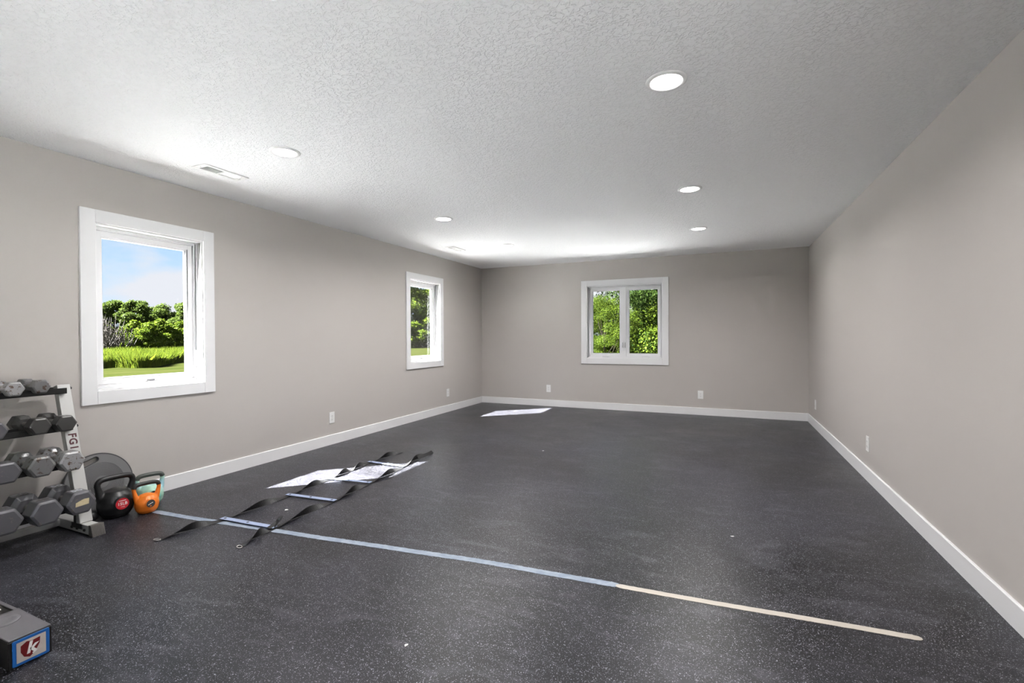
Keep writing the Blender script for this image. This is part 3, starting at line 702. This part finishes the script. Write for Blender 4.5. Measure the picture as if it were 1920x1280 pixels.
# doubled loop at the far end of the right strap, hand tab near the first rung
b = MB(); ribbon(b, catmull([(1.262,-3.60,0.0),(1.285,-3.60,0.004),(1.295,-3.70,0.004),(1.292,-3.86,0.002)], 8), 0.9, 0.016); b.build('strap_loop', strapm, lad)
b = MB(); ribbon(b, catmull([(1.440,-5.63,0.006),(1.446,-5.60,0.040),(1.430,-5.575,0.052),(1.420,-5.60,0.020),(1.425,-5.66,0.008)], 8), 0.2, 0.014); b.build('strap_loop', strapm, lad)
for (x, y, a) in ((0.936, -6.025, 0.2), (1.481, -5.897, -0.2)):
    pts = [Vector((x + 0.021*math.cos(t)*math.cos(a), y + 0.012*math.sin(t) + 0.021*math.cos(t)*math.sin(a), 0.0045)) - LO for t in [2*PI*i/20 for i in range(20)]]
    MB().tube(pts, 0.0028, 8, True).build('end_ring', ringm, lad, smooth=True)
for (a, c) in (((0.985,-5.655),(1.445,-5.628)), ((0.985,-5.138),(1.430,-5.100)), ((0.955,-4.702),(1.380,-4.655)), ((0.915,-4.135),(1.340,-4.148))):
    a_ = Vector((*a, 0.0)); c_ = Vector((*c, 0.0)); d = (c_-a_); Ln = d.length; d.normalize()
    M = basis(a_ - LO + Vector((0,0,0.010)), d, Vector((0,0,1)).cross(d), (0,0,1))
    b = MB(); b.box((0, -0.019, 0), (Ln, 0.019, 0.0035), M); rg = b.build('rung', rungm, lad, bevel=0.001, seg=1)
    for q in (0.03, Ln/2, Ln-0.03):
        b = MB(); b.lathe([(0.0085, 0.0035), (0.0085, 0.0046), (0.0, 0.0048)], 14, M @ Matrix.Translation((q, 0, 0))); b.build('rivet', rim_m, rg)

# ------------------------------------------------------------------ floor tape
def tape(name, pts, w_, m_, label, jag, ends, z=0.0010, seed=1):
    rnd = random.Random(seed); P_ = catmull([(x, y, 0) for x, y in pts], 24)
    c0 = P_[len(P_)//2].copy(); c0.z = 0
    L_, R_ = [], []; n_ = len(P_)
    for i, p in enumerate(P_):
        t = (P_[min(i+1,n_-1)] - P_[max(i-1,0)]).normalized(); s_ = Vector((-t.y, t.x, 0))
        k = 1.0; di = min(i, n_-1-i)
        if di < 3: k = (0.35, 0.7, 0.9)[di] if ends else 1
        L_.append(p + s_*(w_/2*k + rnd.uniform(-jag, jag)) + t*rnd.uniform(-jag, jag)); R_.append(p - s_*(w_/2*k + rnd.uniform(-jag, jag)))
    rings = [[L_[i]-c0, R_[i]-c0, R_[i]-c0+Vector((0,0,z)), L_[i]-c0+Vector((0,0,z))] for i in range(n_)]
    o = MB().loft(rings).build(name, m_, None, loc=c0 + Vector((0,0,0.0002))); tag(o, label, 'tape', 'tape line across the floor'); return o
tape('tape_strip', [(0.400,-5.742),(0.72,-5.722),(1.03,-5.690),(1.47,-5.645),(1.82,-5.612),(2.16,-5.572),(2.50,-5.536),(2.83,-5.499),(3.20,-5.478),(3.568,-5.455)], 0.046, tape_b, 'faded blue grey tape strip running from the kettlebells across the floor', 0.0022, True, seed=4)
tape('tape_strip', [(3.553,-5.462),(3.95,-5.442),(4.35,-5.412),(4.752,-5.388)], 0.037, tape_c, 'cream masking tape strip on the right half of the floor', 0.0012, True, z=0.0016, seed=9)
# small scraps on the floor
for i, (x, y, s_, m_, lb) in enumerate([(1.232,-5.358,0.020,debris_w,'tiny white paper scrap on the floor inside the agility ladder'), (4.08,-4.62,0.012,debris_w,'tiny white scrap on the floor at mid right'), (2.30,-3.05,0.012,debris_w,'tiny white scrap on the floor at mid room'), (2.89,-6.235,0.010,debris_w,'tiny pale scrap on the floor in the foreground')]):
    b = MB(); b.prism([(s_*math.cos(a)*random.uniform(.5,1.3), s_*0.6*math.sin(a)*random.uniform(.5,1.3)) for a in [2*PI*k/8 for k in range(8)]], 0.002)
    o = b.build('paper_scrap', m_, loc=(x, y, 0.0003)); o.rotation_euler.z = 0.4*i; tag(o, lb, 'scrap', 'scraps on the floor')

# ------------------------------------------------------------------ weight block, bottom left
blk = thing('weight_block', 'grey topped black block with a blue framed red shield sticker on its end', 'weight', (1.50, -6.868, 0))
B0 = blk.location
y0, y1, x1b, x0b, zt = -6.930, -6.806, 1.655, 1.20, 0.108
MB().box(Vector((x0b, y0, 0.0))-B0, Vector((x1b, y1, zt-0.006))-B0).build('body', blk_side, blk, bevel=0.004)
b = MB(); pit = (1.372, y0+0.020, y1-0.014)
q0, q1 = Vector((x0b,y0+0.0015,zt-0.006))-B0, Vector((x1b-0.004,y1-0.0015,zt))-B0
b.box(Vector((pit[0]+0.02, y0+0.0015, zt-0.006))-B0, Vector((x1b-0.003, y1-0.0015, zt))-B0)
b.box(Vector((x0b, y1-0.014, zt-0.006))-B0, Vector((pit[0]+0.02, y1-0.0015, zt))-B0)
b.box(Vector((x0b, y0+0.0015, zt-0.006))-B0, Vector((pit[0]+0.02, y0+0.020, zt))-B0)
b.build('top_shell', blk_top, blk, bevel=0.003)
b = MB(); b.lathe([(0.052, 0.0), (0.050, 0.003), (0.030, 0.005), (0.0, 0.006)], 32, Matrix.Translation(Vector((1.462, y0+0.052, zt-0.0005))-B0)); b.build('dome', blk_top, blk, smooth=True)
b = MB(); b.box(Vector((1.25, y1-0.055, zt-0.0055))-B0, Vector((1.335, y1-0.030, zt-0.001))-B0); o = b.build('selector_strip', ink_w, blk, bevel=0.001); o['label'] = 'small white strip in the recess'
Me = basis(Vector((x1b, (y0+y1)/2, zt/2))-B0, (0,1,0), (0,0,1), (1,0,0))
hw_, hh_ = 0.0525, 0.0475
def rrect(w_, h_, r, n_=5):
    pts = []
    for (cx_, cy_, a0) in ((w_-r, h_-r, 0), (-w_+r, h_-r, PI/2), (-w_+r, -h_+r, PI), (w_-r, -h_+r, 1.5*PI)):
        pts += [(cx_ + r*math.cos(a0+PI/2*k/n_), cy_ + r*math.sin(a0+PI/2*k/n_)) for k in range(n_+1)]
    return pts
bf = MB().prism(rrect(hw_, hh_, 0.005), 0.004, Me).build('sticker_frame', blue_m, blk, bevel=0.001)
bf['label'] = 'bright blue frame'
st = MB().prism(rrect(hw_-0.011, hh_-0.010, 0.002), 0.0006, Me @ Matrix.Translation((0,0,0.0042))).build('sticker', stick_m, blk)
sh = [(-0.029, 0.021), (-0.012, 0.031), (0.0, 0.026), (0.026, 0.029), (0.024, 0.006), (0.012, -0.018), (-0.004, -0.031), (-0.020, -0.022), (-0.029, -0.002)]
MB().prism(sh, 0.0004, Me @ Matrix.Translation((-0.001,0,0.0049))).build('shield_emblem', shield_m, st)
text_mb('k', 0.056, 0.0002, Me @ Matrix.Translation((-0.001, 0.002, 0.0056)), bold=0.0022, shear=0.2).build('emblem_letter', ink_w, st, recalc=False)
MB().box((-0.006, -0.023, 0.0053), (0.006, -0.018, 0.0057), Me @ Matrix.Rotation(0.4, 4, 'Z')).build('emblem_mark', ink_w, st)

# ================================================================== outdoors
GZ = -0.22
lawnm = mat('mown_lawn', (0.10, 0.14, 0.02), 0.9, spec=0.0)
n = nd(lawnm, 'ShaderNodeTexNoise', Scale=0.8, Detail=8.0, Roughness=0.7)
mpn = nd(lawnm, 'ShaderNodeMapping'); mpn.inputs['Rotation'].default_value = (0,0,-0.45); mpn.inputs['Scale'].default_value = (1.6, 0.4, 1); lk(lawnm, pos(lawnm), mpn.inputs[0]); lk(lawnm, mpn.outputs[0], n.inputs['Vector'])
r_ = ramp(lawnm, n.outputs['Fac'], [(0.35, (0.0095, 0.0135, 0.003)), (0.55, (0.0150, 0.0175, 0.005)), (0.7, (0.0200, 0.0205, 0.008))]); lk(lawnm, r_.outputs[0], pr(lawnm).inputs['Base Color'])
b = MB(); b.add([(-260,-60,GZ),(60,-60,GZ),(60,260,GZ),(-260,260,GZ)], [(0,1,2,3)])
o = b.build('ground', lawnm, kind='structure')
bouncem = mat('bounce_concrete', (0.50, 0.49, 0.47), 0.8, spec=0.2)
n = nd(bouncem, 'ShaderNodeTexNoise', Scale=20.0, Detail=5.0); lk(bouncem, pos(bouncem), n.inputs['Vector'])
r_ = ramp(bouncem, n.outputs['Fac'], [(0.3, (0.84, 0.85, 0.87)), (0.7, (0.90, 0.91, 0.93))]); lk(bouncem, r_.outputs[0], pr(bouncem).inputs['Base Color'])
MB().box((-12.0, -18, GZ-0.1), (15.0, 5.5, GZ+0.03)).build('bounce_paving', bouncem, kind='structure')  # pale paving added out of view to bounce sun onto the ceiling

cutm = mat('light_cut_dark', (0.05, 0.04, 0.03), 0.9)
MB().box((-T-1.55, RY-0.7, GZ), (-T-0.005, -3.6, GZ+0.06)).box((-T-1.25, -3.6, GZ), (-T-0.005, T+0.005, GZ+0.06)).box((-T-0.95, T+0.005, GZ), (W+T, T+1.9, GZ+0.06)).build('light_cut_bed', cutm, kind='structure')  # unseen dark strip added along the walls to weaken bounce near windows
def leafmat(name, c0, c1, tr=0.35):
    lm = bpy.data.materials.new(name); lm.use_nodes = True; nt = lm.node_tree; p = nt.nodes['Principled BSDF']
    g = nt.nodes.new('ShaderNodeNewGeometry'); r = nt.nodes.new('ShaderNodeValToRGB')
    r.color_ramp.elements[0].color = (*c0, 1); r.color_ramp.elements[1].color = (*c1, 1)
    nt.links.new(g.outputs['Random Per Island'], r.inputs[0]); nt.links.new(r.outputs[0], p.inputs['Base Color'])
    p.inputs['Roughness'].default_value = 0.6; p.inputs['Specular IOR Level'].default_value = 0.03
    t = nt.nodes.new('ShaderNodeBsdfTranslucent'); mx = nt.nodes.new('ShaderNodeMixShader'); mx.inputs[0].default_value = tr
    nt.links.new(r.outputs[0], t.inputs[0]); out = nt.nodes['Material Output']
    nt.links.new(p.outputs[0], mx.inputs[1]); nt.links.new(t.outputs[0], mx.inputs[2]); nt.links.new(mx.outputs[0], out.inputs[0])
    return lm
leaf_mid = leafmat('leaves_mid_green', (0.0229, 0.0405, 0.0070), (0.0581, 0.0792, 0.0141))
leaf_bright = leafmat('leaves_bright_green', (0.0299, 0.0581, 0.0053), (0.0880, 0.1144, 0.0106))
leaf_near = leafmat('leaves_near_green', (0.0053, 0.0132, 0.0018), (0.0405, 0.0581, 0.0053))
leaf_dark = leafmat('leaves_deep_green', (0.0053, 0.0132, 0.0026), (0.0229, 0.0370, 0.0070))
grass_m = leafmat('tall_grass_blades', (0.0333, 0.0554, 0.0058), (0.0776, 0.0961, 0.0103))
twig_m = mat('bare_twigs', (0.035, 0.028, 0.023), 0.8)
bark_m = mat('bark', (0.012, 0.0105, 0.008), 0.95, spec=0.0)
pale_bark = mat('pale_bark', (0.045, 0.042, 0.034), 0.8)

def leaf_mesh(name, centers, radii, count, size, seed, mat_, up=0.5):
    rs = np.random.RandomState(seed)
    centers = np.array(centers, float); radii = np.array(radii, float)
    wts = radii.prod(axis=1)**(2/3); ci = rs.choice(len(centers), count, p=wts/wts.sum())
    d = rs.normal(size=(count, 3)); d /= np.linalg.norm(d, axis=1)[:, None]
    r = rs.uniform(0.45, 1.05, count)[:, None]**0.7
    P_ = centers[ci] + d * radii[ci] * r
    nrm = d*0.6 + rs.normal(size=(count,3))*0.55; nrm[:, 2] += up; nrm /= np.linalg.norm(nrm, axis=1)[:, None]
    t = np.cross(nrm, rs.normal(size=(count,3))); t /= np.linalg.norm(t, axis=1)[:, None]; s_ = np.cross(nrm, t)
    L_ = size * rs.uniform(0.6, 1.25, count)[:, None]; Wd = L_*0.36
    v = np.stack([P_, P_ + t*L_*0.5 + s_*Wd + nrm*Wd*0.25, P_ + t*L_, P_ + t*L_*0.5 - s_*Wd + nrm*Wd*0.25], 1).reshape(-1, 3)
    me = bpy.data.meshes.new(name); me.vertices.add(count*4); me.vertices.foreach_set('co', v.ravel())
    # two triangles sharing the midrib
    f = np.arange(count)[:, None]*4 + np.array([0,1,2,0,2,3])[None]
    me.loops.add(count*6); me.loops.foreach_set('vertex_index', f.ravel()); me.polygons.add(count*2)
    me.polygons.foreach_set('loop_start', np.arange(count*2)*3); me.polygons.foreach_set('loop_total', np.full(count*2, 3)) if False else None
    me.update(calc_edges=True); me.validate(); me.materials.append(mat_); return me
def tree_parts(kind, h, cr, crown_base, nclump, leaves, size, lm, bm_, seed, trunk_r=0.12):
    rnd = random.Random(seed)
    cs, rs_ = [], []
    for i in range(nclump):
        a = rnd.uniform(0, 2*PI); zz = rnd.uniform(0, 1); rr = cr * math.sqrt(rnd.uniform(0.02, 1)) * (0.35 + 0.65*math.sin(PI*min(1, 0.15+zz*0.85)))
        cs.append((rr*math.cos(a), rr*math.sin(a), crown_base + (h-crown_base)*(0.08+0.84*zz)))
        s_ = cr*rnd.uniform(0.20, 0.36); rs_.append((s_, s_, s_*rnd.uniform(0.55, 0.8)))
    me = leaf_mesh(kind + '_foliage', cs, rs_, leaves, size, seed, lm)
    b = MB(); top = Vector((rnd.uniform(-.1,.1)*cr, rnd.uniform(-.1,.1)*cr, h*0.8))
    stem = catmull([Vector((0,0,0)), Vector((rnd.uniform(-.08,.08), rnd.uniform(-.08,.08), h*0.35)), top], 5)
    b.tube(stem, [trunk_r*(1-0.8*i/(len(stem)-1)) for i in range(len(stem))], 8)
    for c in cs[:min(14, nclump)]:
        k = max(1, min(len(stem)-2, int(len(stem)*min(0.85, c[2]/h*0.6)))); p = stem[k]; c = Vector(c)
        mid = p.lerp(c, 0.5) + Vector((0,0,-0.08*cr))
        b.tube([p, mid, c], [trunk_r*0.35, trunk_r*0.22, trunk_r*0.08], 5)
    return me, b
def make_tree(name, cat, label, loc, parts, rz, sc=1.0, group=None, foliage_name='foliage'):
    me, tm = parts
    root = thing(name, label, cat, loc, rz, group)
    f = bpy.data.objects.new(foliage_name, me); COL.objects.link(f); f.parent = root
    t = bpy.data.objects.new('trunk', tm); COL.objects.link(t); t.parent = root
    root.scale = (sc, sc, sc); return root
def fin(parts, bm_, name):
    me, b = parts; tm = bpy.data.meshes.new(name); tm.from_pydata(b.v, [], b.f); tm.update(); tm.materials.append(bm_); return (me, tm)
def shade_tri(me):
    pass
near_a = fin(tree_parts('near_a', 6.6, 2.5, 0.3, 56, 90000, 0.078, leaf_near, bark_m, 11), bark_m, 'trunk_a')
near_b = fin(tree_parts('near_b', 7.2, 2.4, 0.6, 52, 85000, 0.075, leaf_dark, bark_m, 12), bark_m, 'trunk_b')
mid_a = fin(tree_parts('mid_a', 7.5, 2.8, 0.2, 46, 50000, 0.125, leaf_bright, bark_m, 13), bark_m, 'trunk_c')
far_a = fin(tree_parts('far_a', 7.6, 2.7, 0.8, 34, 14000, 0.28, leaf_mid, bark_m, 14, 0.2), bark_m, 'trunk_d')
far_b = fin(tree_parts('far_b', 7.0, 3.2, 0.5, 36, 15000, 0.28, leaf_mid, bark_m, 15, 0.2), bark_m, 'trunk_e')
bush = fin(tree_parts('bush', 3.2, 2.0, 0.0, 26, 12000, 0.20, leaf_bright, bark_m, 16, 0.06), bark_m, 'trunk_f')

C0 = Vector((4.022, -7.762, 0))
def polar(deg, d, z=GZ):   # bearing from the camera spot, degrees left of straight +y
    a = math.radians(deg); return (C0.x - d*math.sin(a), C0.y + d*math.cos(a), z)
g1 = 'trees seen through the nearest window'
TREES = [('far', far_b, 66.0, 96, 0.4, 0.92, 'dense green tree at the far left of the distant treeline'),
         ('far', far_a, 63.6, 98, 1.3, 1.02, 'airy tree with sky showing through, second from the left in the distant treeline'),
         ('far', far_a, 61.8, 94, 2.9, 1.00, 'tall airy tree at the middle of the distant treeline'),
         ('far', far_b, 59.9, 97, 4.1, 0.96, 'rounded green tree, right of the middle in the distant treeline'),
         ('far', far_a, 58.3, 92, 5.0, 0.95, 'airy tree at the right end of the distant treeline')]
for (_, pt, deg, d, rz, sc, lb) in TREES: make_tree('tree', 'tree', lb, polar(deg, d), pt, rz, sc, g1)
for (deg, d, rz, sc, lb) in ((65.8, 78, 0.3, 1.25, 'green bush at the left edge of the nearest window view'), (61.9, 58, 1.2, 0.98, 'bright green leafy bush in the middle of the nearest window view'),
                             (60.4, 60, 2.2, 1.05, 'bright green bush right of the leafy one behind the tall grass'), (58.9, 62, 3.9, 1.0, 'bright green bush at the right edge of the nearest window view')):
    make_tree('bush', 'bush', lb, polar(deg, d), bush, rz, sc, 'bushes beyond the tall grass')
# bare brown shrub
def bare_shrub():
    rnd = random.Random(5); root = thing('bare_shrub', 'leafless brown shrub standing left of the bright bushes beyond the lawn', 'shrub', polar(64.3, 54))
    b = MB()
    for i in range(150):
        a = rnd.uniform(0, 2*PI); s_ = rnd.uniform(0.2, 1.0); p = Vector((rnd.uniform(-1.3,1.3), rnd.uniform(-.6,.6), 0)); q = p + Vector((math.cos(a)*s_*0.7, math.sin(a)*s_*0.7, rnd.uniform(1.4, 2.9)*(1.1-0.5*abs(p.x)/1.3)))
        m_ = p.lerp(q, 0.5) + Vector((rnd.uniform(-.15,.15), rnd.uniform(-.15,.15), 0)); b.tube([p, m_, q], [0.030, 0.022, 0.008], 4)
        for k in range(5):
            c = p.lerp(q, rnd.uniform(0.35, 0.95)); e_ = c + Vector((rnd.uniform(-.5,.5), rnd.uniform(-.5,.5), rnd.uniform(.1,.6))); b.tube([c, e_], [0.013, 0.005], 3)
    b.build('branches', twig_m, root, recalc=False); root.scale = (1.5, 1.5, 1.2)
bare_shrub()
# tall grass band
def tall_grass():
    rs = np.random.RandomState(3); cnt = 60000
    deg = rs.uniform(54, 70, cnt); edge = 29.0 + 0.7*np.sin(deg*1.3) + np.clip(60.5-deg, 0, 10)*2.2
    d = edge + (50-edge)*rs.uniform(0, 1, cnt)**1.5
    a = np.radians(deg); P_ = np.stack([C0.x - d*np.sin(a), C0.y + d*np.cos(a), np.full(cnt, GZ)], 1)
    hgt = rs.uniform(0.40, 0.78, cnt) * (0.85 + 0.25*np.sin(P_[:,0]*1.1)*np.cos(P_[:,1]*0.9)); w_ = rs.uniform(0.012, 0.026, cnt)
    az = rs.uniform(0, 2*PI, cnt); sx, sy_ = np.cos(az)*w_, np.sin(az)*w_; lean = rs.normal(size=(cnt, 2))*0.18
    tip = P_ + np.stack([lean[:,0]*hgt*1.3, lean[:,1]*hgt*1.3, hgt], 1); mid = P_ + np.stack([lean[:,0]*hgt*0.35, lean[:,1]*hgt*0.35, hgt*0.55], 1)
    off = np.stack([sx, sy_, np.zeros(cnt)], 1)
    v = np.stack([P_-off, P_+off, mid+off*0.8, tip, mid-off*0.8], 1).reshape(-1, 3)
    me = bpy.data.meshes.new('tall_grass'); me.vertices.add(cnt*5); me.vertices.foreach_set('co', v.ravel())
    f = np.arange(cnt)[:, None]*5 + np.array([0,1,2,3,4])[None]
    me.loops.add(cnt*5); me.loops.foreach_set('vertex_index', f.ravel()); me.polygons.add(cnt); me.polygons.foreach_set('loop_start', np.arange(cnt)*5)
    me.update(calc_edges=True); me.validate(); me.materials.append(grass_m)
    o = bpy.data.objects.new('tall_grass', me); COL.objects.link(o)
    tag(o, 'band of tall bright green grass between the mown lawn and the bushes', 'grass', kind='stuff')
tall_grass()
# trees seen through the farther left window
g2 = 'trees seen through the farther left window'
for (pt, deg, d, rz, sc, lb) in ((mid_a, 37.8, 66, 0.2, 1.75, 'leafy green tree at the left in the farther left window view'), (mid_a, 34.8, 69, 2.2, 1.85, 'leafy green tree at the middle in the farther left window view'), (mid_a, 31.8, 67, 4.0, 1.75, 'leafy green tree at the right in the farther left window view')):
    make_tree('tree', 'tree', lb, polar(deg, d), pt, rz, sc, g2)
for (deg, d, rz, sc, lb) in ((36.3, 61, 0.3, 1.1, 'low green bush under the trees, left in the farther left window view'), (34.0, 62, 1.7, 1.2, 'low green bush under the trees, right in the farther left window view')):
    make_tree('bush', 'bush', lb, polar(deg, d), bush, rz, sc, 'bushes under the trees')
# trees right behind the back window
g3 = 'trees behind the back wall window'
for (pt, x, y, rz, sc, lb) in ((near_a, 0.0, 9.0, 1.1, 0.40, 'low bright shrub-like tree at the left side of the left pane of the back window'), (near_b, -1.2, 12.0, 2.1, 0.44, 'low darker tree farther back in the left pane of the back window'),
                               (near_a, 1.1, 12.6, 5.1, 0.50, 'small bright tree farther back beside the middle post of the back window'),
                               (near_b, -2.3, 8.6, 0.5, 0.80, 'green tree at the left edge of the back window view'), (near_a, 0.7, 7.0, 2.6, 0.40, 'short bright green tree in the left pane of the back window'),
                               (near_b, 2.5, 10.2, 4.2, 1.0, 'tall darker tree behind the middle of the back window'), (near_a, 3.6, 7.6, 1.0, 1.02, 'bright green tree filling the right pane of the back window'),
                               (near_b, 5.2, 10.0, 3.3, 1.1, 'green tree at the right edge of the back window view')):
    make_tree('tree', 'tree', lb, (x, y, GZ), pt, rz, sc, g3)
